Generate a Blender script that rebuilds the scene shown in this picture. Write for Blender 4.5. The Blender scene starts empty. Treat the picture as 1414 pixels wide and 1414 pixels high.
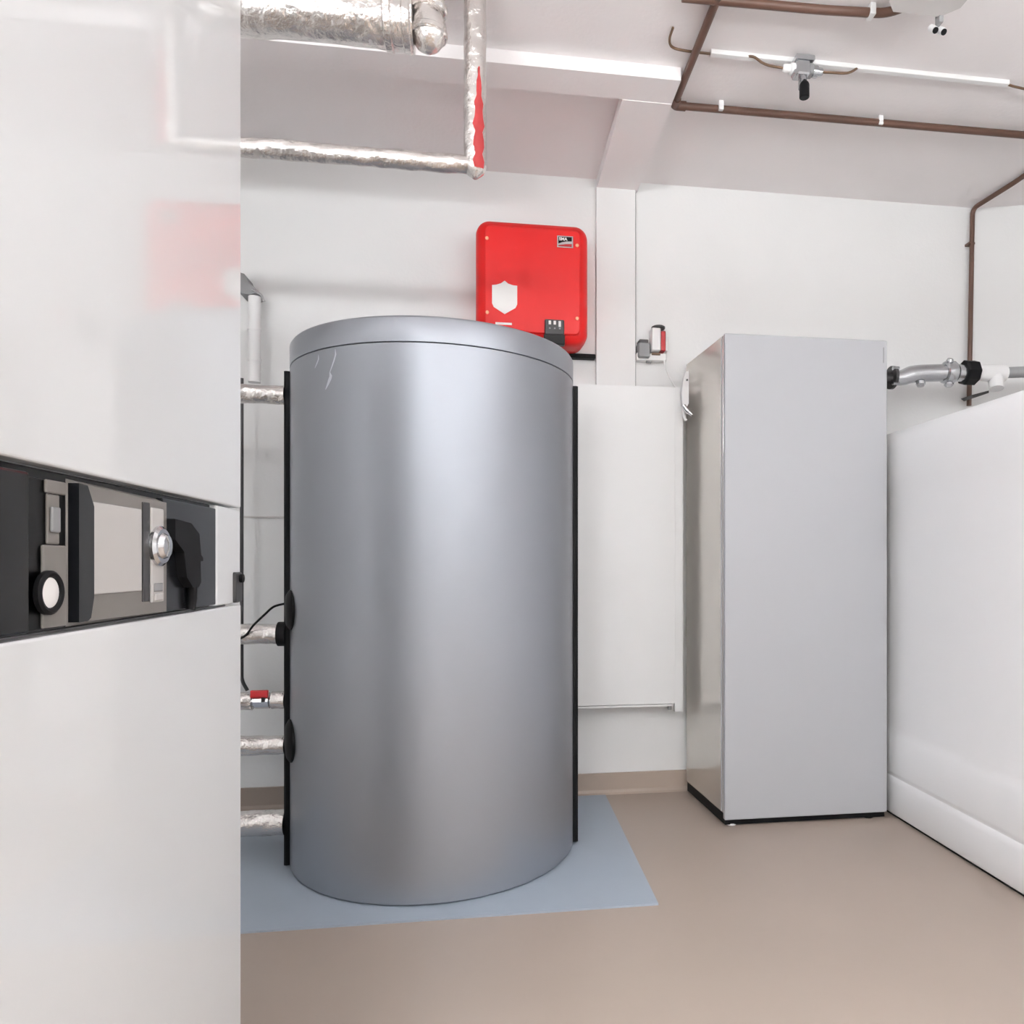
import bpy, bmesh, math, random
from mathutils import Vector, Matrix, noise

random.seed(4)
scene = bpy.context.scene
COL = scene.collection
PI = math.pi

# ------------------------------------------------------------------ camera, world, exposure
cam_d = bpy.data.cameras.new('camera')
cam_d.sensor_width = 36.0
cam_d.lens = 1010.0 / 1414.0 * 36.0
cam_d.shift_x = -115.0 / 1414.0
cam_d.shift_y = 71.0 / 1414.0
cam_d.clip_start = 0.02
cam = bpy.data.objects.new('camera', cam_d)
COL.objects.link(cam)
cam.location = (0.0, 0.0, 0.9)
cam.rotation_euler = (PI / 2, 0.0, -0.144)
scene.camera = cam

world = bpy.data.worlds.new('world')
world.use_nodes = True
world.node_tree.nodes['Background'].inputs[0].default_value = (0.8, 0.85, 1.0, 1)
world.node_tree.nodes['Background'].inputs[1].default_value = 0.3
scene.world = world
scene.view_settings.view_transform = 'Standard'
scene.view_settings.look = 'None'
scene.view_settings.gamma = 1.0
scene.view_settings.use_curve_mapping = False
scene.view_settings.exposure = -0.04
LAMP_STRENGTH = 30.0
LAMP_COLOUR = (0.94, 0.978, 0.993, 1)
FILL_LAMPS = [(-0.93, -0.40, 1.9), (0.95, -1.35, 0.46), (2.45, -1.35, 0.3), (1.15, 0.55, 0.62)]     # added unseen fill luminaires (centre x, y, output)
LAMP_Z = 1.93
UPLIGHT = 2.6       # added lamps throw more light up than down, to brighten the ceiling
LAMP_L = 0.52        # half length

# room sizes
ZC = 2.402          # ceiling
YB = 2.83           # back wall
XL = -1.55          # left wall
XR = 3.3            # far right wall
YF = -2.4           # wall behind the camera
XC, YC2 = 2.03, 2.465   # corner where the back wall turns; y where the turned wall meets the right wall

# ------------------------------------------------------------------ materials
def s2l(c):
    return tuple((x / 255 / 12.92) if x / 255 <= 0.04045 else ((x / 255 + 0.055) / 1.055) ** 2.4 for x in c)

MATS = {}
def mat(name, rgb, rough=0.5, metal=0.0, coat=0.0, var=0.04, vscale=6.0, bump=0.0, bscale=60.0, spec=0.5,
        rvar=0.0, aniso=0.0):
    m = bpy.data.materials.new(name)
    m.use_nodes = True
    nt = m.node_tree
    b = nt.nodes['Principled BSDF']
    col = s2l(rgb)
    tc = nt.nodes.new('ShaderNodeTexCoord')
    n = nt.nodes.new('ShaderNodeTexNoise')
    n.inputs['Scale'].default_value = vscale
    n.inputs['Detail'].default_value = 4.0
    nt.links.new(tc.outputs['Object'], n.inputs['Vector'])
    r = nt.nodes.new('ShaderNodeValToRGB')
    r.color_ramp.elements[0].position = 0.3
    r.color_ramp.elements[1].position = 0.7
    r.color_ramp.elements[0].color = tuple(max(0, x * (1 - var)) for x in col) + (1,)
    r.color_ramp.elements[1].color = tuple(min(1, x * (1 + var)) for x in col) + (1,)
    nt.links.new(n.outputs['Fac'], r.inputs['Fac'])
    nt.links.new(r.outputs['Color'], b.inputs['Base Color'])
    b.inputs['Roughness'].default_value = rough
    b.inputs['Metallic'].default_value = metal
    b.inputs['Specular IOR Level'].default_value = spec
    b.inputs['Coat Weight'].default_value = coat
    b.inputs['Coat Roughness'].default_value = 0.1
    if rvar:
        mr = nt.nodes.new('ShaderNodeMapRange')
        mr.inputs['To Min'].default_value = max(0, rough - rvar)
        mr.inputs['To Max'].default_value = rough + rvar
        nt.links.new(n.outputs['Fac'], mr.inputs['Value'])
        nt.links.new(mr.outputs['Result'], b.inputs['Roughness'])
    if bump:
        n2 = nt.nodes.new('ShaderNodeTexNoise')
        n2.inputs['Scale'].default_value = bscale
        n2.inputs['Detail'].default_value = 5.0
        nt.links.new(tc.outputs['Object'], n2.inputs['Vector'])
        bp = nt.nodes.new('ShaderNodeBump')
        bp.inputs['Strength'].default_value = bump
        bp.inputs['Distance'].default_value = 0.01
        nt.links.new(n2.outputs['Fac'], bp.inputs['Height'])
        nt.links.new(bp.outputs['Normal'], b.inputs['Normal'])
    MATS[name] = m
    return m

def emit(name, rgb, strength):
    m = bpy.data.materials.new(name)
    m.use_nodes = True
    b = m.node_tree.nodes['Principled BSDF']
    b.inputs['Base Color'].default_value = (0.9, 0.9, 0.9, 1)
    b.inputs['Emission Color'].default_value = rgb
    b.inputs['Emission Strength'].default_value = strength
    MATS[name] = m
    return m

mat('wall_paint', (239, 238.5, 238), 0.75, var=0.012, vscale=2.5, bump=0.06, bscale=90)
mat('ceiling_paint', (247, 242, 242), 0.85, var=0.02, vscale=2.0, bump=0.08, bscale=70)
mat('floor_epoxy', (165, 151, 140), 0.38, var=0.05, vscale=1.6, bump=0.015, bscale=30, rvar=0.06)
mat('base_epoxy', (172, 157, 145), 0.42, var=0.04, vscale=3.0)
mat('mat_blue', (160, 170, 182), 0.5, var=0.03, vscale=3.0)
mat('silver_shell', (162, 166, 173), 0.43, metal=0.8, var=0.01, vscale=3.0)
mat('silver_front', (180, 181, 185), 0.55, metal=0.08, var=0.01, vscale=2.0)
mat('silver_side', (222, 217, 211), 0.22, metal=0.65, var=0.015, vscale=2.0)
mat('black_rubber', (14, 14, 16), 0.6, spec=0.2, var=0.1)
mat('black_gloss', (4, 4, 5), 0.3, spec=0.25, var=0.1)
mat('dark_panel', (26, 27, 30), 0.2, spec=0.35, var=0.06)
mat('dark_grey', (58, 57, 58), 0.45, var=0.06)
mat('taupe_plate', (122, 117, 113), 0.35, var=0.02)
mat('screen_grey', (196, 192, 189), 0.25, var=0.02)
mat('white_gloss', (231, 232, 233), 0.05, var=0.006, vscale=1.5, spec=0.6)
mat('white_enamel', (239, 239, 239), 0.35, var=0.008)
mat('white_plastic', (240, 239, 239), 0.45, var=0.015, vscale=3.0)
mat('white_print', (246, 243, 240), 0.5, var=0.005)
mat('milky_plastic', (249, 249, 251), 0.38, var=0.012, vscale=1.4)
mat('red_paint', (216, 6, 6), 0.42, var=0.03, vscale=3.0)
mat('red_plastic', (176, 26, 34), 0.4, var=0.05)
mat('red_tape', (166, 44, 46), 0.5, var=0.12, vscale=25)
mat('brown_pipe', (92, 64, 52), 0.45, var=0.08, vscale=12)
mat('brown_cable', (104, 78, 58), 0.55, var=0.06)
mat('foil', (226, 222, 219), 0.24, metal=1.0, var=0.06, vscale=18, bump=0.9, bscale=34, rvar=0.1)
mat('galvanised', (190, 192, 195), 0.22, metal=0.9, var=0.06, vscale=14)
mat('chrome', (214, 214, 216), 0.12, metal=1.0, var=0.02)
mat('grey_plastic', (140, 140, 141), 0.5, var=0.03)
mat('grey_pipe', (150, 151, 152), 0.4, var=0.04)
mat('warm_screw', (240, 176, 140), 0.35, metal=0.4, var=0.02)
mat('joint_grey', (206, 202, 199), 0.6)
mat('box_grey', (206, 202, 200), 0.5)
mat('pale_mark', (214, 218, 224), 0.5, var=0.05, vscale=40)
for _k, _l in enumerate(FILL_LAMPS):
    emit('fill_diffuser_%d' % _k, LAMP_COLOUR, LAMP_STRENGTH * _l[2])
    emit('fill_uplight_%d' % _k, LAMP_COLOUR, LAMP_STRENGTH * _l[2] * UPLIGHT)

# ------------------------------------------------------------------ helpers
def tag(o, label, cat=None, group=None, kind=None):
    o['label'] = label
    if cat: o['category'] = cat
    if group: o['group'] = group
    if kind: o['kind'] = kind
    return o

ORIGIN = {}
def thing(name, label, cat, loc, group=None):
    o = bpy.data.objects.new(name, None)
    o.empty_display_size = 0.05
    COL.objects.link(o)
    o.location = loc
    ORIGIN[o.name] = Vector(loc)
    return tag(o, label, cat, group)

def part(name, bm, m, parent=None, smooth=False, label=None):
    """Link a bmesh given in room coordinates as ONE mesh object."""
    bmesh.ops.recalc_face_normals(bm, faces=bm.faces[:])
    if parent is not None:
        org = ORIGIN[parent.name]
    else:
        lo = Vector((1e9,) * 3); hi = Vector((-1e9,) * 3)
        for v in bm.verts:
            for k in range(3):
                lo[k] = min(lo[k], v.co[k]); hi[k] = max(hi[k], v.co[k])
        org = Vector(((lo.x + hi.x) / 2, (lo.y + hi.y) / 2, lo.z))
    bmesh.ops.translate(bm, verts=bm.verts[:], vec=-org)
    me = bpy.data.meshes.new(name)
    bm.to_mesh(me); bm.free()
    me.materials.append(MATS[m])
    if smooth:
        for p in me.polygons: p.use_smooth = True
        try:
            me.set_sharp_from_angle(angle=math.radians(38))
        except Exception:
            pass
    o = bpy.data.objects.new(name, me)
    COL.objects.link(o)
    if parent is not None:
        o.parent = parent
    else:
        o.location = org
    ORIGIN[o.name] = org
    if label: o['label'] = label
    return o

def box(x0, x1, y0, y1, z0, z1, bev=0.0, seg=2, bm=None):
    own = bmesh.new()
    bmesh.ops.create_cube(own, size=1.0)
    for v in own.verts:
        v.co = Vector(((x0 + x1) / 2 + v.co.x * (x1 - x0), (y0 + y1) / 2 + v.co.y * (y1 - y0), (z0 + z1) / 2 + v.co.z * (z1 - z0)))
    if bev:
        bmesh.ops.bevel(own, geom=own.edges[:], offset=bev, segments=seg, profile=0.5, affect='EDGES')
    if bm is None:
        return own
    return join(bm, own)

def join(a, b):
    me = bpy.data.meshes.new('tmp'); b.to_mesh(me); b.free()
    a.from_mesh(me); bpy.data.meshes.remove(me)
    return a

def tube(pts, r, n=16, caps=True, crinkle=0.0, cs=22.0, bm=None):
    """Sweep a circle (radius number or list) along points."""
    bm = bm or bmesh.new()
    P = [Vector(p) for p in pts]
    R = r if isinstance(r, (list, tuple)) else [r] * len(P)
    t0 = (P[1] - P[0]).normalized()
    up = Vector((0, 0, 1)) if abs(t0.z) < 0.9 else Vector((0, 1, 0))
    u = t0.cross(up).normalized()
    rings = []
    for i, p in enumerate(P):
        if i == 0: t = t0
        elif i == len(P) - 1: t = (P[-1] - P[-2]).normalized()
        else:
            t = ((P[i] - P[i - 1]).normalized() + (P[i + 1] - P[i]).normalized())
            t = t.normalized() if t.length > 1e-6 else (P[i] - P[i - 1]).normalized()
        u = (u - t * u.dot(t)).normalized()
        w = t.cross(u)
        ring = []
        for k in range(n):
            a = 2 * PI * k / n
            d = u * math.cos(a) + w * math.sin(a)
            rr = R[i]
            if crinkle:
                q = p + d * rr
                rr += crinkle * (noise.noise(q * cs) + 0.5 * noise.noise(q * cs * 2.3))
            ring.append(bm.verts.new(p + d * rr))
        rings.append(ring)
    for a, b in zip(rings, rings[1:]):
        for k in range(n):
            bm.faces.new((a[k], a[(k + 1) % n], b[(k + 1) % n], b[k]))
    if caps:
        bm.faces.new(rings[0][::-1]); bm.faces.new(rings[-1])
    return bm

def seglist(a, b, n):
    a = Vector(a); b = Vector(b)
    return [a.lerp(b, i / n) for i in range(n + 1)]

def smooth_path(pts, n=8):
    """Catmull-Rom through points."""
    P = [Vector(p) for p in pts]
    P = [P[0] * 2 - P[1]] + P + [P[-1] * 2 - P[-2]]
    out = []
    for i in range(1, len(P) - 2):
        for k in range(n):
            t = k / n
            a, b, c, d = P[i - 1], P[i], P[i + 1], P[i + 2]
            out.append(0.5 * ((2 * b) + (c - a) * t + (2 * a - 5 * b + 4 * c - d) * t * t + (3 * b - a - 3 * c + d) * t ** 3))
    out.append(P[-2])
    return out

def rounded_path(pts, r, n=6):
    """Polyline whose corners are rounded with radius-like distance r."""
    P = [Vector(p) for p in pts]
    out = [P[0]]
    for i in range(1, len(P) - 1):
        a = (P[i - 1] - P[i]); b = (P[i + 1] - P[i])
        d = min(r, a.length * .49, b.length * .49)
        p0 = P[i] + a.normalized() * d; p1 = P[i] + b.normalized() * d
        for k in range(n + 1):
            t = k / n
            out.append(p0 * (1 - t) ** 2 + P[i] * 2 * t * (1 - t) + p1 * t * t)
    out.append(P[-1])
    return out

def lathe(profile, centre, axis='z', n=24, bm=None, rot=None):
    """profile: list of (radius, height along axis)."""
    bm = bm or bmesh.new()
    C = Vector(centre)
    if rot is None:
        rot = {'z': Matrix.Identity(3), 'x': Matrix(((0, 0, 1), (1, 0, 0), (0, 1, 0))), 'y': Matrix(((1, 0, 0), (0, 0, 1), (0, -1, 0))).transposed()}[axis]
    rings = []
    for r, h in profile:
        if r < 1e-6:
            rings.append([bm.verts.new(C + rot @ Vector((0, 0, h)))]); continue
        rings.append([bm.verts.new(C + rot @ Vector((r * math.cos(2 * PI * k / n), r * math.sin(2 * PI * k / n), h))) for k in range(n)])
    for a, b in zip(rings, rings[1:]):
        for k in range(n):
            k2 = (k + 1) % n
            if len(a) == 1 and len(b) == 1: continue
            if len(a) == 1: bm.faces.new((a[0], b[k], b[k2]))
            elif len(b) == 1: bm.faces.new((a[k], a[k2], b[0]))
            else: bm.faces.new((a[k], a[k2], b[k2], b[k]))
    for r in (rings[0], rings[-1]):
        if len(r) > 1:
            bm.faces.new(r)
    return bm

def along(d):
    """Rotation whose local z points along d."""
    return Vector((0, 0, 1)).rotation_difference(Vector(d).normalized()).to_matrix()

def rrect(x0, x1, z0, z1, r, n=8):
    pts = []
    for cx, cz, a0 in ((x1 - r, z1 - r, 0), (x0 + r, z1 - r, PI / 2), (x0 + r, z0 + r, PI), (x1 - r, z0 + r, 3 * PI / 2)):
        for k in range(n + 1):
            a = a0 + PI / 2 * k / n
            pts.append((cx + r * math.cos(a), cz + r * math.sin(a)))
    return pts

def loft_y(x0, x1, z0, z1, r, secs, bm=None):
    """Stack of rounded rectangles facing -y: secs = [(inset, y), ...]."""
    bm = bm or bmesh.new()
    rings = []
    for ins, y in secs:
        rings.append([bm.verts.new((x, y, z)) for x, z in rrect(x0 + ins, x1 - ins, z0 + ins, z1 - ins, max(0.003, r - ins))])
    n = len(rings[0])
    for a, b in zip(rings, rings[1:]):
        for k in range(n):
            bm.faces.new((a[k], a[(k + 1) % n], b[(k + 1) % n], b[k]))
    bm.faces.new(rings[0]); bm.faces.new(rings[-1])
    return bm

def prism(poly, y0, y1, bm=None):
    """Polygon in x,z extruded in y."""
    bm = bm or bmesh.new()
    a = [bm.verts.new((x, y0, z)) for x, z in poly]
    b = [bm.verts.new((x, y1, z)) for x, z in poly]
    n = len(a)
    for k in range(n):
        bm.faces.new((a[k], a[(k + 1) % n], b[(k + 1) % n], b[k]))
    bm.faces.new(a[::-1]); bm.faces.new(b)
    return bm

def prism_x(poly, x0, x1, bm=None):
    """Polygon in y,z extruded in x."""
    bm = bm or bmesh.new()
    a = [bm.verts.new((x0, y, z)) for y, z in poly]
    b = [bm.verts.new((x1, y, z)) for y, z in poly]
    n = len(a)
    for k in range(n):
        bm.faces.new((a[k], a[(k + 1) % n], b[(k + 1) % n], b[k]))
    bm.faces.new(a[::-1]); bm.faces.new(b)
    return bm

def prism_z(poly, z0, z1, bm=None):
    bm = bm or bmesh.new()
    a = [bm.verts.new((x, y, z0)) for x, y in poly]
    b = [bm.verts.new((x, y, z1)) for x, y in poly]
    n = len(a)
    for k in range(n):
        bm.faces.new((a[k], a[(k + 1) % n], b[(k + 1) % n], b[k]))
    bm.faces.new(a[::-1]); bm.faces.new(b)
    return bm

def text_mesh(body, size, m, parent, loc, rot, name):
    c = bpy.data.curves.new(name, 'FONT')
    c.body = body; c.size = size; c.extrude = 0.0003; c.offset = 0.0006
    o = bpy.data.objects.new('tmp_text', c)
    COL.objects.link(o)
    dg = bpy.context.evaluated_depsgraph_get()
    me = bpy.data.meshes.new_from_object(o.evaluated_get(dg))
    bpy.data.objects.remove(o)
    me.transform(Matrix.Translation(Vector(loc)) @ rot.to_4x4())
    bm = bmesh.new(); bm.from_mesh(me); bpy.data.meshes.remove(me)
    return part(name, bm, m, parent)

# ------------------------------------------------------------------ room shell
FLOOR_POLY = [(XL - .1, YF - .1), (XR + .1, YF - .1), (XR + .1, YB + .12), (XL - .1, YB + .12)]
tag(part('floor', prism_z(FLOOR_POLY, -0.1, 0.0), 'floor_epoxy'), 'beige epoxy coated concrete floor of the plant room', 'floor', kind='structure')
tag(part('ceiling', prism_z(FLOOR_POLY, ZC, ZC + 0.1), 'ceiling_paint'), 'white painted concrete ceiling with beams', 'ceiling', kind='structure')
tag(part('wall_back', box(XL, XC, YB, YB + 0.12, 0, ZC), 'wall_paint'), 'white painted wall behind the silver tank', 'wall', kind='structure')
d16 = (XR - XC, YC2 - YB)
tag(part('wall_corner', prism_z([(XC, YB), (XR, YC2), (XR, YC2 + .12), (XC, YB + .12)], 0, ZC), 'wall_paint'),
    'white painted wall turning beyond the corner pipe above the plastic tank', 'wall', kind='structure')
tag(part('wall_left', box(XL - .1, XL, YF, YB, 0, ZC), 'wall_paint'), 'white painted side wall behind the glossy white cabinet', 'wall', kind='structure')
tag(part('wall_right', box(XR, XR + .1, YF, YC2 + .12, 0, ZC), 'wall_paint'), 'white painted side wall beyond the plastic tank', 'wall', kind='structure')
tag(part('wall_front', box(XL, XR, YF - .1, YF, 0, ZC), 'wall_paint'), 'white painted wall behind the viewer', 'wall', kind='structure')
# cove skirting in floor colour
prof = [(YB, 0.0), (YB, 0.08), (YB - 0.010, 0.08), (YB - 0.0105, 0.016), (YB - 0.014, 0.006), (YB - 0.022, 0.0)]
tag(part('baseboard_back', prism_x(prof, XL, XC), 'base_epoxy', smooth=False), 'beige coved skirting along the foot of the white wall', 'skirting', kind='structure')
# pilaster and beams
tag(part('trim_1', box(0.412, 0.566, YB - 0.022, YB, 0.5, 2.362), 'wall_paint'), 'white pilaster between the red inverter and the grey socket', 'pilaster', kind='structure')
tag(part('trim_2', box(XL, 0.575, 2.155, 2.268, 2.362, ZC + .001), 'ceiling_paint'), 'shallow white ceiling beam crossing above the silver tank', 'beam', kind='structure')
tag(part('trim_3', box(0.415, 0.575, 2.268, YB, 2.360, ZC + .001), 'ceiling_paint'), 'white ceiling beam running to the wall above the pilaster', 'beam', kind='structure')
tag(part('trim_4', box(XL, -0.5, YB - 0.006, YB, 1.067, 1.073), 'joint_grey'), 'thin grey joint line across the wall left of the silver tank', 'joint', kind='structure')

tag(part('trim_5', box(0.5665, 0.571, YB - 0.004, YB, 0.5, 2.362), 'dark_grey'), 'thin dark strip standing in for the shadow line beside the white pilaster', 'joint', kind='structure')  # dark grey strip paints the pilaster's shadow line onto the wall

# ------------------------------------------------------------------ fill luminaires added out of view to light the room
for i, (lx, ly, _p) in enumerate(FILL_LAMPS):
    where = ['nearest to the silver tank', 'farthest from the silver tank', 'over the far side of the plastic tank', 'shining only upwards between silver cabinet and viewer'][i]
    t = thing('added_fill_light', 'long white suspended fill light added out of view, ' + where, 'lamp', (lx, ly, LAMP_Z - 0.05), 'added fill lights')
    part('housing' if i == 3 else 'diffuser', box(lx - LAMP_L, lx + LAMP_L, ly - .11, ly + .11, LAMP_Z - 0.05, LAMP_Z + 0.03, 0.012), 'white_enamel' if i == 3 else 'fill_diffuser_%d' % i, t)  # last one is closed below, added only to brighten the ceiling
    part('up_diffuser', box(lx - LAMP_L + .02, lx + LAMP_L - .02, ly - .09, ly + .09, LAMP_Z + 0.0305, LAMP_Z + 0.042, 0.004), 'fill_uplight_%d' % i, t)
    for s_ in (-1, 1):
        part('end_cap', box(lx + s_ * (LAMP_L + .01) - .012, lx + s_ * (LAMP_L + .01) + .012, ly - .115, ly + .115, LAMP_Z - 0.055, LAMP_Z + 0.043, 0.006), 'white_enamel', t)
        part('hanger', tube([(lx + s_ * .45, ly, LAMP_Z + .040), (lx + s_ * .45, ly, ZC)], .004, 8), 'chrome', t, True)
        part('ceiling_rose', lathe([(.03, ZC - .015), (.03, ZC)], (lx + s_ * .45, ly, 0), n=16), 'white_enamel', t, True)

# ------------------------------------------------------------------ blue sheet under the cylinder
tag(part('floor_sheet', prism_z([(-1.3, 1.882), (0.441, 1.882), (0.445, 2.796), (-1.3, 2.796)], 0.0, 0.005), 'mat_blue'),
    'blue-grey protective sheet on the floor beneath the silver cylinder tank', 'floor sheet')

# ------------------------------------------------------------------ big silver buffer tank
TX, TY, TR = -0.165, 2.385, 0.434
tank = thing('buffer_tank', 'tall silver cylindrical buffer tank standing on the blue-grey sheet', 'tank', (TX, TY, 0.005))
part('shell', lathe([(TR - .02, 0.005), (TR - .006, 0.006), (TR, 0.012), (TR, 1.4750), (TR - .002, 1.4764), (TR - .02, 1.4764)], (TX, TY, 0), n=128), 'silver_shell', tank, True)
lid = part('lid', lathe([(TR - .02, 1.4775), (TR - .002, 1.4779), (TR + .0005, 1.4790), (TR + .001, 1.540), (TR - .003, 1.546), (TR - .012, 1.5495), (0, 1.5495)], (TX, TY, 0), n=128), 'silver_shell', tank, True)
part('seam_ring', lathe([(TR - .005, 1.474), (TR - .005, 1.479)], (TX, TY, 0), n=96), 'black_rubber', tank, True)
def rail(d, z0, z1):
    d = Vector((d[0], d[1], 0)).normalized()
    t = Vector((-d.y, d.x, 0))
    bm = bmesh.new()
    q = []
    for a, b in ((TR - .004, -.017), (TR + .011, -.017), (TR + .016, -.012), (TR + .016, .012), (TR + .011, .017), (TR - .004, .017)):
        p = Vector((TX, TY, 0)) + d * a + t * b
        q.append((p.x, p.y))
    return prism_z(q, z0, z1, bm)
RL = Vector((-0.968, -0.249, 0)).normalized(); RR = Vector((0.9936, -0.113, 0)).normalized()
part('closing_rail', rail(RL, 0.012, 1.466), 'black_rubber', tank, label='black closing rail on the pipe side')
part('closing_rail', rail(RR, 0.012, 1.466), 'black_rubber', tank, label='black closing rail on the wall panel side')
for zc, rr in ((0.765, 0.058), (0.385, 0.062)):
    dd = Vector((-0.93, -0.36, 0)).normalized()
    p = Vector((TX, TY, zc)) + dd * (TR - .004)
    part('rosette', lathe([(rr, 0), (rr, .008), (rr * .8, .016), (rr * .4, .020), (0, .020)], p, n=28, rot=along(dd)), 'black_rubber', tank, True)
# pale curved strips laid on the shell near its top
def curved_strip(pts, w):
    bm = bmesh.new(); L = []; Rr = []
    for (a, z), ww in zip(pts, w):
        for lst, s in ((L, -1), (Rr, 1)):
            an = a + s * ww / TR
            lst.append(bm.verts.new((TX + (TR + .0006) * math.sin(an), TY - (TR + .0006) * math.cos(an), z)))
    for i in range(len(L) - 1):
        bm.faces.new((L[i], Rr[i], Rr[i + 1], L[i + 1]))
    return bm
part('shell_mark', curved_strip([(-.585, 1.470), (-.582, 1.455), (-.595, 1.44), (-.612, 1.425), (-.63, 1.41), (-.622, 1.40), (-.632, 1.39), (-.648, 1.378), (-.668, 1.366)],
     [.0005, .0025, .0025, .002, .0015, .005, .006, .004, .001]), 'pale_mark', tank, True)
part('shell_mark', curved_strip([(-.735, 1.464), (-.735, 1.452), (-.75, 1.442), (-.772, 1.43)], [.0005, .0025, .0025, .001]), 'pale_mark', tank, True)

# ------------------------------------------------------------------ foil wrapped pipes into the tank
FY = 2.28
pipes = [(1.400, .0275, 'topmost foil wrapped pipe entering the silver tank side'),
         (0.691, .0300, 'foil wrapped pipe below the thin black cable beside the silver tank'),
         (0.495, .0265, 'foil wrapped pipe with a small red valve lever beside the silver tank'),
         (0.363, .0285, 'foil wrapped pipe just below the one with the red lever'),
         (0.133, .0370, 'thick foil wrapped pipe close to the floor beside the silver tank')]
for i, (z, r, lab) in enumerate(pipes):
    x1 = TX - math.sqrt(TR ** 2 - (FY - TY) ** 2) - 0.012
    if i == 2:
        t = thing('foil_pipe', lab, 'pipe', (-1.0, FY, z - r), 'foil pipes beside the tank')
        part('sleeve', tube(seglist((-1.5, FY, z), (-0.69, FY, z), 60), r, 18, crinkle=.0025), 'foil', t, True)
        part('sleeve', tube(seglist((-0.635, FY, z), (x1, FY, z), 8), r, 18, crinkle=.003), 'foil', t, True)
        part('valve_body', lathe([(.018, -.04), (.018, -.022), (.024, -.02), (.024, .02), (.018, .022), (.018, .04)], (-.662, FY, z), 'x', n=8), 'chrome', t)
        h = part('lever', box(-.690, -.640, FY - .028, FY - .016, z + .012, z + .034, .003), 'red_plastic', t)
        part('stem', tube([(-.655, FY - .022, z), (-.655, FY - .022, z + .014)], .006, 10), 'dark_grey', h)
    else:
        t = thing('foil_pipe', lab, 'pipe', (-1.0, FY, z - r), 'foil pipes beside the tank')
        part('sleeve', tube(seglist((-1.5, FY, z), (x1, FY, z), 90), r, 20, crinkle=.003), 'foil', t, True)
        if i == 1:
            part('collar', tube([(x1 - .02, FY, z), (x1 + .004, FY, z)], r + .006, 22), 'black_rubber', t, True)
cb = tube(smooth_path([(-.84, 2.245, .62), (-.76, 2.24, .665), (-.703, 2.24, .688), (-.675, 2.24, .722), (-.645, 2.24, .752), (-.620, 2.238, .774), (-.590, 2.243, .783)], 6), .0032, 8)
tag(part('sensor_cable', cb, 'black_rubber', smooth=True), 'thin black sensor cable looping from the tank rail over a foil pipe', 'cable')
# dark insulated riser and white pipe behind, on the wall
riser = tube(smooth_path([(-.860, 2.72, 1.55), (-.860, 2.72, 1.2), (-.860, 2.72, .8), (-.860, 2.72, .54), (-.856, 2.715, .49), (-.838, 2.71, .455)], 8), .0062, 10)
tag(part('dark_riser', riser, 'dark_grey', smooth=True), 'dark slim riser pipe on the wall between cabinet and silver tank', 'pipe')
t = thing('white_riser', 'short white vertical pipe under a grey bracket beside the cabinet edge', 'pipe', (-.825, 2.75, 1.545))
part('pipe', tube(seglist((-.828, 2.755, 1.545), (-.828, 2.755, 1.85), 6), .021, 18), 'white_plastic', t, True)
part('joint_ring', tube([(-.828, 2.755, 1.62), (-.828, 2.755, 1.63)], .023, 18), 'white_plastic', t, True)
part('joint_ring', tube([(-.828, 2.755, 1.73), (-.828, 2.755, 1.74)], .023, 18), 'white_plastic', t, True)
part('bracket', prism([(-.875, 1.93), (-.858, 1.925), (-.845, 1.895), (-.825, 1.882), (-.812, 1.862), (-.84, 1.852), (-.875, 1.858)], 2.74, 2.83), 'grey_plastic', t)
part('bracket_hook', tube(smooth_path([(-.83, 2.735, 1.868), (-.80, 2.735, 1.852), (-.79, 2.735, 1.83)], 5), .004, 8), 'chrome', t, True)

# ------------------------------------------------------------------ foil ducts under the ceiling
t = thing('foil_duct', 'wide foil wrapped duct under the ceiling ending in a foil elbow', 'duct', (-.6, 1.86, 2.19))
part('duct_body', tube(seglist((-1.5, 1.86, 2.240), (-.185, 1.86, 2.240), 70), .062, 28, crinkle=.005, cs=14), 'foil', t, True)
part('elbow', tube(seglist((-.150, 1.86, ZC), (-.150, 1.86, 2.170), 14), [.040] * 10 + [.044, .044, .042, .030, .006], 22, crinkle=.004, cs=16), 'foil', t, True)
for z in (2.215, 2.275, 2.33):
    part('band', tube([(-.150, 1.86, z - .009), (-.150, 1.86, z - .005), (-.150, 1.86, z + .005), (-.150, 1.86, z + .009)], [.044, .0475, .0475, .044], 22, crinkle=.001), 'foil', t, True)
for x in (-.20, -.245):
    part('band', tube([(x - .011, 1.86, 2.240), (x - .007, 1.86, 2.240), (x + .007, 1.86, 2.240), (x + .011, 1.86, 2.240)], [.063, .068, .068, .063], 26, crinkle=.002), 'foil', t, True)
t = thing('foil_drop_pipe', 'white foil pipe dropping from the ceiling with a red streak', 'pipe', (-.036, 1.90, 1.893))
part('drop_sleeve', tube(seglist((-.036, 1.90, ZC), (-.036, 1.90, 1.887), 40), [.0285] * 39 + [.022, .006], 20, crinkle=.002), 'foil', t, True)
part('lower_sleeve', tube(seglist((-1.5, 1.90, 1.921), (-.052, 1.90, 1.921), 80), .0225, 20, crinkle=.0025), 'foil', t, True)
bm = bmesh.new(); cols = []
for i in range(15):
    z = 1.901 + i * (2.145 - 1.890) / 14
    w = (.42 if i < 8 else .42 * (1 - (i - 7) / 8)) * (1 + .3 * math.sin(i * 2.3))
    row = [bm.verts.new((-.036 + .0312 * math.sin(.35 + w * s), 1.90 - .0312 * math.cos(.35 + w * s), z)) for s in (-1, -.5, 0, .5, 1)]
    cols.append(row)
for a, b in zip(cols, cols[1:]):
    for k in range(4): bm.faces.new((a[k], a[k + 1], b[k + 1], b[k]))
part('red_streak', bm, 'red_tape', t, True)

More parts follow.
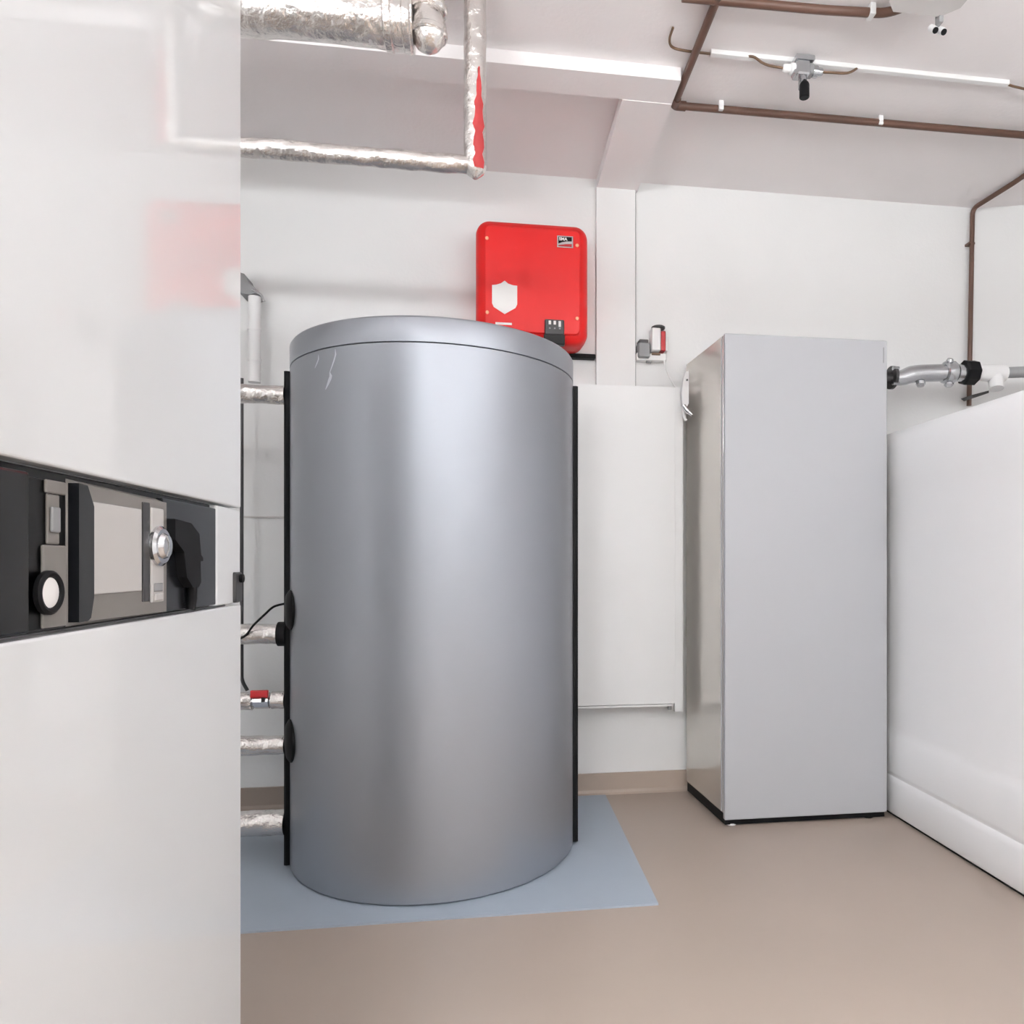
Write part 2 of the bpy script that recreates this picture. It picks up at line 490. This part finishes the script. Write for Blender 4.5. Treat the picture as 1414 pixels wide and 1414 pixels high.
# ------------------------------------------------------------------ red inverter on its board
tag(part('mounting_board', box(-.03, .409, YB - .012, YB, 1.712, 2.11, .001), 'wall_paint'),
    'white mounting board on the wall behind the red inverter', 'board')
tag(part('cable_channel', box(.05, .407, YB - .034, YB, 1.692, 1.709, .003), 'black_rubber'),
    'narrow black cable channel under the white mounting board', 'cable channel')
inv = thing('solar_inverter', 'red rounded wall inverter with white shield mounted above the silver tank', 'inverter', (.157, 2.74, 1.703))
IX0, IX1, IZ0, IZ1 = -.048, .362, 1.703, 2.148
part('housing', loft_y(IX0, IX1, IZ0, IZ1, .050, [(.012, 2.818), (.004, 2.80), (0, 2.74), (0, 2.705), (.003, 2.690), (.010, 2.678), (.028, 2.664), (.034, 2.662)]), 'red_paint', inv, True)
FRY = 2.662
part('front_cover', loft_y(IX0 + .031, IX1 - .031, IZ0 + .031, IZ1 - .031, .022, [(0, 2.664), (0, 2.6585), (.004, 2.655)]), 'red_paint', inv, True)
FRY = 2.655
part('shield_emblem', prism([(.055, 1.918), (.068, 1.908), (.085, 1.903), (.100, 1.902), (.100, 1.835), (.094, 1.822), (.055, 1.798), (.016, 1.822), (.010, 1.835), (.010, 1.900), (.025, 1.902), (.042, 1.908)], FRY - .0025, FRY + .001), 'white_print', inv)
part('name_strip', box(.022, .081, FRY - .0015, FRY + .001, 1.7595, 1.7675), 'white_print', inv)
for x, z in ((-.008, 2.068), (.318, 2.062), (.318, 1.795), (-.007, 1.802)):
    s = part('screw', lathe([(.0065, 0), (.0065, .002), (.004, .004), (0, .004)], (x, FRY + .0005, z), n=12, rot=along((0, -1, 0))), 'warm_screw', inv, True)
# maker's badge
badge = part('badge', box(.244, .303, FRY - .003, FRY + .001, 2.050, 2.093, .001), 'chrome', inv)
part('badge_field', prism([(.249, 2.089), (.298, 2.089), (.298, 2.074), (.278, 2.073), (.262, 2.069), (.249, 2.064)], FRY - .0040, FRY - .002), 'black_gloss', badge)
part('badge_field', prism([(.249, 2.054), (.298, 2.054), (.298, 2.064), (.275, 2.0625), (.262, 2.060), (.249, 2.0575)], FRY - .0040, FRY - .002), 'red_plastic', badge)
text_mesh('SMA', .0155, 'white_print', badge, (.2515, FRY - .0043, 2.0755), Matrix.Rotation(PI / 2, 3, 'X'), 'badge_lettering')
# status display
disp = part('status_display', box(.199, .270, FRY - .012, FRY + .006, 1.728, 1.785, .005), 'dark_grey', inv)
part('display_bay', box(.196, .272, FRY - .010, FRY + .02, 1.695, 1.730, .002), 'black_gloss', inv)
for k, x in enumerate((.217, .235, .253)):
    z0 = (1.765, 1.765, 1.757)[k]
    part('status_icon', box(x - .0045, x + .0045, FRY - .0132, FRY - .011, z0, 1.779, .001), 'white_print', disp)
    part('status_mark', box(x - .003, x + .003, FRY - .0132, FRY - .011, 1.749, 1.754), 'grey_plastic', disp)

# ------------------------------------------------------------------ white wall enclosure behind, between tank and silver cabinet
enc = thing('wall_enclosure', 'white sheet metal wall enclosure between the silver tank and silver cabinet', 'enclosure', (.52, 2.78, .33))
part('body', box(.15, .733, 2.755, YB - .012, .350, 1.575, .002), 'white_enamel', enc)
part('door', box(.155, .7062, 2.738, 2.7545, .362, 1.577, .0006), 'white_enamel', enc)
part('bottom_lip', box(.155, .700, 2.741, 2.7548, .351, .3595, .0015), 'white_enamel', enc)
part('side_flange', box(.7064, .738, 2.738, 2.7548, .330, 1.577, .0006), 'white_enamel', enc)
part('latch', box(.683, .697, 2.75, 2.765, .334, .350, .002), 'grey_plastic', enc)

# ------------------------------------------------------------------ socket and switch on the wall
sk = thing('wall_socket', 'grey wall socket with hinged lid beside the red and white switch', 'socket', (.598, 2.80, 1.69))
part('base_plate', loft_y(.568, .688, 1.694, 1.722, .004, [(0, YB), (0, 2.800), (.002, 2.798)]), 'white_plastic', sk, True)
part('socket_body', loft_y(.573, .620, 1.700, 1.760, .008, [(0, YB), (0, 2.79), (.004, 2.782)]), 'grey_plastic', sk, True)
part('socket_lid', loft_y(.577, .614, 1.755, 1.772, .004, [(0, YB), (0, 2.79), (.002, 2.786)]), 'dark_grey', sk, True)
part('gland', box(.608, .630, 2.80, 2.815, 1.686, 1.694, .002), 'grey_plastic', sk)
sw = thing('wall_switch', 'white wall switch box with a red vertical stripe and dark cap', 'switch', (.66, 2.80, 1.72))
part('switch_body', loft_y(.625, .662, 1.728, 1.818, .006, [(0, YB), (0, 2.785), (.003, 2.780)]), 'white_plastic', sw, True)
part('red_stripe', box(.663, .681, 2.783, YB, 1.730, 1.806, .002), 'red_plastic', sw)
part('side_cheek', loft_y(.682, .694, 1.730, 1.806, .004, [(0, YB), (0, 2.800), (.002, 2.796)]), 'white_plastic', sw, True)
part('cap', lathe([(.024, 0), (.027, .003), (.027, .009), (.022, .012), (0, .012)], (.657, 2.808, 1.819), n=20), 'dark_grey', sw, True)
part('label_plate', box(.628, .662, 2.790, 2.797, 1.714, 1.722, .001), 'brown_cable', sw)
cab = tube(smooth_path([(.676, 2.79, 1.694), (.684, 2.785, 1.655), (.705, 2.775, 1.605), (.728, 2.76, 1.565), (.742, 2.75, 1.54), (.744, 2.745, 1.50)], 6), .0032, 8)
tag(part('white_cable', cab, 'white_plastic', smooth=True), 'thin white cable hanging from the wall switch to the silver cabinet', 'cable')
br = thing('cable_bracket', 'white cable bracket with silver clamp at the rear edge of the silver cabinet', 'bracket', (.752, 2.74, 1.46))
part('arm', prism([(.728, 1.50), (.725, 1.55), (.732, 1.605), (.742, 1.632), (.752, 1.635), (.752, 1.51), (.746, 1.498)], 2.705, 2.728), 'white_plastic', br)
part('screw', lathe([(.004, 0), (.004, .003), (0, .003)], (.745, 2.705, 1.598), n=10, rot=along((0, -1, 0))), 'dark_grey', br)
part('clamp', tube([(.730, 2.70, 1.500), (.744, 2.695, 1.478), (.762, 2.69, 1.462)], [.008, .010, .006], 12), 'chrome', br, True)
part('clamp_tail', tube([(.732, 2.715, 1.50), (.736, 2.715, 1.46), (.744, 2.715, 1.445)], .006, 10), 'white_plastic', br, True)

# ------------------------------------------------------------------ silver heat pump cabinet
CX0, CX1, CY0, CY1, CZ1 = .796, 1.391, 2.408, 2.808, 1.687
hp = thing('heat_pump_cabinet', 'tall silver-grey box cabinet standing against the wall beside the plastic tank', 'cabinet', ((CX0 + CX1) / 2, (CY0 + CY1) / 2, 0))
cas = prism_z([(CX0 + .001, CY0 + .022), (CX1 - .001, CY0 + .022), (CX1 - .001, CY1), (CX0 - .026, CY1)], .040, CZ1 - .001)
bmesh.ops.bevel(cas, geom=cas.edges[:], offset=.003, segments=2, profile=0.5, affect='EDGES')
part('side_casing', cas, 'silver_side', hp)
part('front_panel', box(CX0, CX1, CY0, CY0 + .0195, .022, CZ1, .004, 3), 'silver_front', hp)
part('edge_profile', box(CX0 - .0030, CX0 + .006, CY0 + .030, CY0 + .034, .045, CZ1 - .006), 'silver_front', hp)
part('plinth', prism_z([(CX0 + .004, CY0 + .010), (CX1 - .006, CY0 + .010), (CX1 - .006, CY1 - .004), (CX0 - .022, CY1 - .004)], .004, .040), 'black_rubber', hp)
for x, y, m in ((CX0 + .03, CY0 + .026, 'white_plastic'), (CX1 - .06, CY0 + .026, 'black_rubber'), (CX0 + .03, CY1 - .04, 'black_rubber'), (CX1 - .06, CY1 - .04, 'black_rubber')):
    part('foot', lathe([(.018, 0), (.018, .006), (.010, .008), (.010, .013)], (x, y, 0), n=14), m, hp, True)
part('name_mark', box(1.3755, 1.3785, CY0 - .0008, CY0 + .002, 1.607, 1.662), 'grey_plastic', hp)

# ------------------------------------------------------------------ white plastic tank on the right
WX = 1.416
wt = thing('plastic_tank', 'large white rectangular plastic storage tank along the right edge', 'tank', (1.75, 1.7, 0))
def wprof(off):
    # x offset from WX, z: ribbed moulded face
    return [(off[i][0], off[i][1]) for i in range(len(off))]
faceprof = [(.020, 0.006), (.006, .010), (0, .022), (.001, .120), (.003, .137), (.007, .142), (.007, .146), (.004, .152), (.002, .162), (.002, .270),
            (.006, .290), (.009, .305), (.010, .32), (.010, .70), (.010, 1.140), (.008, 1.165), (.004, 1.185), (.002, 1.20), (.001, 1.26), (.003, 1.31), (.010, 1.345), (.026, 1.368), (.055, 1.382), (.12, 1.388)]
def tank_ring(z, inset, bm):
    # plan: rounded rectangle with per-height inset
    x0, x1, y0, y1, r = WX + inset, 1.98 - inset, .35 + inset, 2.74 - inset, .05
    return [bm.verts.new((x, y, z)) for x, y in rrect(x0, x1, y0, y1, r, 6)]
bm = bmesh.new(); rings = []
for dx, z in faceprof:
    rings.append(tank_ring(z, dx, bm))
for a, b in zip(rings, rings[1:]):
    n = len(a)
    for k in range(n): bm.faces.new((a[k], a[(k + 1) % n], b[(k + 1) % n], b[k]))
bm.faces.new(rings[0]); bm.faces.new(rings[-1])
part('tank_body', bm, 'milky_plastic', wt, True)
part('base_gasket', box(WX + .012, 1.97, .37, 2.72, 0.0, .008), 'black_rubber', wt)
for yy in (1.0, 2.1):
    part('filler_cap', lathe([(.06, 0), (.06, .02), (.052, .03), (0, .03)], (1.70, yy, 1.386), n=20), 'white_plastic', wt, True)

# ------------------------------------------------------------------ metal pipe with valve above the plastic tank
vp = thing('valve_pipe', 'galvanised pipe with elbow and black nut leaving the silver cabinet', 'pipe', (1.6, 2.62, 1.58))
VY = 2.62
part('stub', tube([(1.386, VY, 1.612), (1.53, VY, 1.612)], .022, 18), 'dark_grey', vp, True)
fl = part('flange', lathe([(.030, -.008), (.044, -.006), (.044, .006), (.030, .008)], (1.532, VY, 1.614), 'x', n=24), 'dark_grey', vp, True)
for a in (PI / 4, 3 * PI / 4, 5 * PI / 4, 7 * PI / 4):
    part('bolt', lathe([(.008, -.012), (.008, .012)], (1.532, VY + .04 * math.cos(a), 1.614 + .04 * math.sin(a)), 'x', n=6), 'galvanised', fl)
part('elbow', tube(smooth_path([(1.535, VY, 1.612), (1.575, VY, 1.616), (1.61, VY - .002, 1.628), (1.65, VY - .004, 1.634), (1.70, VY - .006, 1.637), (1.765, VY - .01, 1.640)], 6),
     [.027 + .006 * min(1, i / 12) for i in range(31)], 22), 'galvanised', vp, True)
part('drain_plug', lathe([(.016, 0), (.018, -.012), (.012, -.022), (0, -.022)], (1.648, VY - .006, 1.604), n=14), 'galvanised', vp, True)
part('union', lathe([(.031, -.030), (.042, -.024), (.044, -.010), (.044, .008), (.038, .018), (.033, .024), (.033, .060)], (1.77, VY - .01, 1.640), 'x', n=24), 'galvanised', vp, True)
part('union_lug', lathe([(.012, 0), (.014, .008), (.010, .016), (0, .016)], (1.752, VY - .03, 1.672), n=12, rot=along((0, -.5, .8))), 'galvanised', vp, True)
part('union_lug', lathe([(.016, 0), (.018, .012), (.012, .02), (0, .02)], (1.762, VY - .012, 1.604), n=14, rot=along((0, 0, -1))), 'galvanised', vp, True)
part('black_nut', lathe([(.040, -.028), (.048, -.022), (.048, .022), (.040, .028)], (1.848, VY - .012, 1.642), 'x', n=8), 'black_rubber', vp)
te = thing('pipe_tee', 'white plastic pipe tee with grey pipe beyond the black nut', 'pipe', (1.95, 2.6, 1.58))
part('tee_run', lathe([(.028, -.06), (.033, -.058), (.033, .060), (.028, .062)], (1.935, VY - .014, 1.644), 'x', n=22), 'white_plastic', te, True)
part('tee_branch', tube([(1.955, VY - .014, 1.644), (1.950, VY - .03, 1.595), (1.948, VY - .034, 1.578)], [.028, .026, .026], 18), 'white_plastic', te, True)
part('grey_pipe', tube([(1.985, VY - .014, 1.646), (2.45, VY - .10, 1.66)], .0215, 18), 'grey_pipe', te, True)

# ------------------------------------------------------------------ brown pipes
t = thing('corner_pipe', 'slim brown pipe running down the wall corner beside the plastic tank', 'pipe', (2.0, 2.8, 1.58))
part('pipe', tube(rounded_path([(1.988, 2.806, 1.56), (2.004, 2.806, 2.386), (2.030, 2.60, 2.388), (2.040, 2.30, 2.388), (2.045, 1.2, 2.388)], .03), .0095, 12), 'brown_pipe', t, True)
part('clip', box(1.984, 2.012, 2.80, 2.83, 2.235, 2.245, .002), 'brown_pipe', t)
part('foot_bracket', prism([(1.950, 1.588), (2.03, 1.610), (2.03, 1.600), (1.965, 1.578)], 2.74, 2.806), 'dark_grey', t)
t = thing('ceiling_pipe', 'brown pipe crossing the ceiling from the beam corner with white clips', 'pipe', (1.2, 2.3, 2.37))
part('pipe', tube(rounded_path([(.592, 1.0, 2.382), (.592, 2.305, 2.382), (2.0, 2.29, 2.382)], .02), .0115, 12), 'brown_pipe', t, True)
part('corner_fitting', tube(rounded_path([(.592, 2.27, 2.382), (.592, 2.305, 2.382), (.63, 2.3045, 2.382)], .012), .0145, 12), 'brown_pipe', t, True)
for x in (.745, 1.30):
    part('clip', box(x - .008, x + .008, 2.286, 2.318, 2.372, ZC, .002), 'white_plastic', t)
t = thing('upper_ceiling_pipe', 'short brown pipe ending near the twin spot lamp box', 'pipe', (.9, 1.84, 2.37))
part('pipe', tube(rounded_path([(.50, 1.862, 2.382), (.9, 1.85, 2.382), (1.06, 1.838, 2.382), (1.11, 1.80, 2.384)], .03), .0115, 12), 'brown_pipe', t, True)
part('clip', box(1.009, 1.025, 1.828, 1.856, 2.370, ZC, .002), 'white_plastic', t)
# cable trunking
tag(part('cable_trunking', box(.640, 1.600, 2.062, 2.080, 2.388, ZC, .002), 'white_plastic'), 'long thin white cable trunking across the ceiling', 'trunking')
tag(part('ceiling_cable', tube(smooth_path([(.508, 1.99, 2.396), (.508, 2.03, 2.392), (.522, 2.056, 2.390), (.56, 2.066, 2.390), (.64, 2.071, 2.392)], 6), .0036, 8), 'brown_cable', smooth=True),
    'thin brown cable bending into the near end of the white trunking', 'cable')
tag(part('ceiling_cable', tube(smooth_path([(1.60, 2.071, 2.392), (1.63, 2.07, 2.386), (1.70, 2.068, 2.380), (1.85, 2.06, 2.382)], 6), .0036, 8), 'brown_cable', smooth=True),
    'thin brown cable leaving the right end of the white trunking', 'cable')
# nozzle fitting
nz = thing('ceiling_nozzle', 'grey metal tee fitting with black nozzle hanging from the trunking', 'fitting', (.915, 2.055, 2.27))
NX, NY = .918, 2.050
part('mount_plate', loft_y(NX - .030, NX + .028, 2.376, 2.390, .003, [(0, NY + .03), (0, NY - .02)]), 'galvanised', nz, True)
part('tee_body', loft_y(NX - .028, NX + .016, 2.336, 2.377, .006, [(0, NY + .018), (0, NY - .014), (.004, NY - .018)]), 'galvanised', nz, True)
part('tee_body', loft_y(NX + .012, NX + .030, 2.342, 2.372, .005, [(0, NY + .014), (0, NY - .012), (.003, NY - .015)]), 'grey_plastic', nz, True)
part('gland', lathe([(.009, -.022), (.012, -.016), (.012, 0), (.016, .002), (.016, .014)], (NX - .042, NY, 2.357), 'x', n=12), 'white_plastic', nz, True)
part('gland', lathe([(.016, -.010), (.016, .004), (.012, .006), (.012, .018), (.008, .022)], (NX + .038, NY, 2.356), 'x', n=12), 'galvanised', nz, True)
part('lug', lathe([(.007, -.012), (.007, .012)], (NX - .032, NY - .012, 2.335), 'y', n=10), 'galvanised', nz, True)
part('stem', tube([(NX - .002, NY, 2.34), (NX - .002, NY, 2.302)], .0125, 14), 'galvanised', nz, True)
part('nozzle', lathe([(.004, 2.322), (.007, 2.318), (.012, 2.312), (.0145, 2.306), (.0145, 2.270), (.012, 2.268), (0, 2.268)], (NX - .001, NY - .010, 0), n=16), 'black_rubber', nz, True)
part('lead', tube(smooth_path([(.752, 2.066, 2.392), (.770, 2.060, 2.388), (.792, 2.052, 2.368), (.815, 2.05, 2.360), (.862, 2.05, 2.357)], 6), .0036, 8), 'brown_cable', nz, True)
part('lead', tube(smooth_path([(.972, 2.05, 2.356), (1.00, 2.05, 2.358), (1.045, 2.05, 2.360), (1.07, 2.056, 2.370), (1.095, 2.066, 2.390)], 6), .0036, 8), 'brown_cable', nz, True)

# twin spot box
tb = thing('twin_spot_lamp', 'white ceiling box with two small black-tipped spots', 'lamp', (1.11, 1.65, 2.31))
part('box', prism_z([(1.005, 1.48), (1.205, 1.48), (1.205, 1.735), (1.17, 1.772), (1.04, 1.772), (1.005, 1.735)], 2.335, ZC), 'box_grey', tb)
part('spot_bracket', box(1.166, 1.178, 1.765, 1.785, 2.318, 2.345, .002), 'grey_plastic', tb)
for k, (x, y, z) in enumerate(((1.160, 1.790, 2.318), (1.184, 1.790, 2.316))):
    d = Vector((.06, -.55, -.6)).normalized()
    p = Vector((x, y, z))
    s = part('spot', tube([p - d * .004, p + d * .020], .0085, 14), 'white_plastic', tb, True)
    part('lens', tube([p + d * .0195, p + d * .023], .0075, 14), 'black_rubber', s, True)
part('lead', tube(smooth_path([(1.10, 1.802, 2.384), (1.12, 1.80, 2.372), (1.14, 1.785, 2.366), (1.155, 1.765, 2.36)], 6), .004, 8), 'grey_plastic', tb, True)

# ------------------------------------------------------------------ white glossy cabinet on the left with control strip
BX, BY0, BY1, BZ1 = -.40, .655, 1.262, 1.845
bl = thing('white_boiler', 'tall glossy white boiler cabinet with black control strip in the left foreground', 'cabinet', (-.7, .96, 0))
part('body', box(-1.0, BX - .022, BY0 + .002, BY1 - .002, .04, BZ1 - .002, .004), 'white_enamel', bl)
part('upper_front', box(BX - .021, BX, BY0, BY1, .990, BZ1, .003, 3), 'white_gloss', bl)
part('lower_front', box(BX - .021, BX, BY0, BY1, .050, .8335, .003, 3), 'white_gloss', bl)
part('plinth', box(-.98, BX - .03, BY0 + .02, BY1 - .02, 0, .045, .003), 'black_rubber', bl)
cs = part('control_strip', box(BX - .030, BX - .010, BY0 + .001, 1.156, .836, .9875, .002), 'black_gloss', bl)
def fx(y0, y1, z0, z1, d0, d1, m, name, bev=.0015, label=None):
    return part(name, box(BX + d0, BX + d1, y0, y1, z0, z1, bev), m, cs, label=label)
ec = part('end_cap', box(BX - .030, BX - .001, 1.157, 1.261, .8365, .987, .003), 'white_gloss', bl)
part('latch', box(BX - .004, BX + .004, 1.226, 1.258, .838, .886, .003), 'dark_grey', ec)
part('latch_pin', lathe([(.007, 0), (.007, .006), (0, .007)], (BX + .003, 1.245, .876), n=12, rot=along((1, 0, 0))), 'black_rubber', ec)
fx(BY0 + .003, .711, .838, .981, -.010, -.001, 'dark_panel', 'grip_block', .003)
fx(.7135, .776, .8385, .978, -.010, -.007, 'black_gloss', 'unit_base')
fx(.740, .773, .9655, .978, -.007, -.004, 'taupe_plate', 'unit_top_plate')
fx(.743, .763, .918, .965, -.007, -.005, 'taupe_plate', 'button_strip')
fx(.746, .760, .929, .953, -.005, -.002, 'grey_plastic', 'push_button')
fx(.735, .773, .840, .917, -.007, -.004, 'taupe_plate', 'unit_lower_plate')
part('gauge_ring', lathe([(.0135, 0), (.0205, 0), (.0205, .004), (.0180, .006), (.0150, .005), (.0135, .002)], (BX - .004, .7400, .873), n=28, rot=along((1, 0, 0))), 'black_rubber', cs, True)
part('gauge_face', lathe([(.0145, 0), (.0145, .003), (.010, .0045), (0, .005)], (BX - .004, .7400, .873), n=28, rot=along((1, 0, 0))), 'white_print', cs, True)
# bevelled display unit: taupe frame with angled near edge
bm = bmesh.new()
fr = [(.797, .842), (.797, .979), (.985, .976), (.985, .840)]
bk = [(.782, .838), (.782, .983), (.990, .980), (.990, .838)]
a = [bm.verts.new((BX - .010, y, z)) for y, z in bk]
b = [bm.verts.new((BX - .0005, y, z)) for y, z in fr]
for k in range(4): bm.faces.new((a[k], a[(k + 1) % 4], b[(k + 1) % 4], b[k]))
bm.faces.new(a); bm.faces.new(b[::-1])
part('display_frame', bm, 'taupe_plate', cs)
bm = bmesh.new()
pts = [(.784, .842), (.784, .979), (.800, .978), (.812, .958), (.812, .866), (.806, .845), (.800, .842)]
a = [bm.verts.new((BX - .009, y, z)) for y, z in pts]
b = [bm.verts.new((BX + .0012, y, z)) for y, z in pts]
n = len(a)
for k in range(n): bm.faces.new((a[k], a[(k + 1) % n], b[(k + 1) % n], b[k]))
bm.faces.new(a); bm.faces.new(b[::-1])
part('display_bezel', bm, 'dark_panel', cs)
fx(.812, .916, .868, .963, -.001, .0012, 'screen_grey', 'screen')
fx(.919, .937, .855, .972, -.001, .0008, 'dark_grey', 'side_bar')
fx(.939, .972, .853, .967, -.001, .002, 'screen_grey', 'dial_plate')
part('dial', lathe([(.0245, 0), (.0245, .004), (.021, .007), (.016, .007), (.013, .012), (.006, .014), (0, .014)], (BX + .001, .957, .921), n=28, rot=along((1, 0, 0))), 'chrome', cs, True)
fx(.944, .966, .866, .876, .0015, .0035, 'grey_plastic', 'dial_button')
fx(.944, .966, .855, .864, .0015, .004, 'screen_grey', 'dial_button')
fx(.976, 1.155, .839, .9815, -.010, -.0015, 'dark_panel', 'glass_cover')
# black plug with cable in the glass cover
plug = part('plug', prism_x([(.985, .956), (1.035, .953), (1.062, .940), (1.068, .912), (1.075, .908), (1.075, .903), (1.066, .903), (1.068, .874), (1.060, .868), (1.040, .868), (1.020, .882), (1.012, .915), (.985, .93)], BX - .003, BX + .010), 'black_rubber', cs)
part('plug_cable', tube([(BX + .004, 1.053, .872), (BX + .004, 1.053, .852), (BX + .002, 1.052, .838)], .0062, 12), 'black_rubber', cs, True)
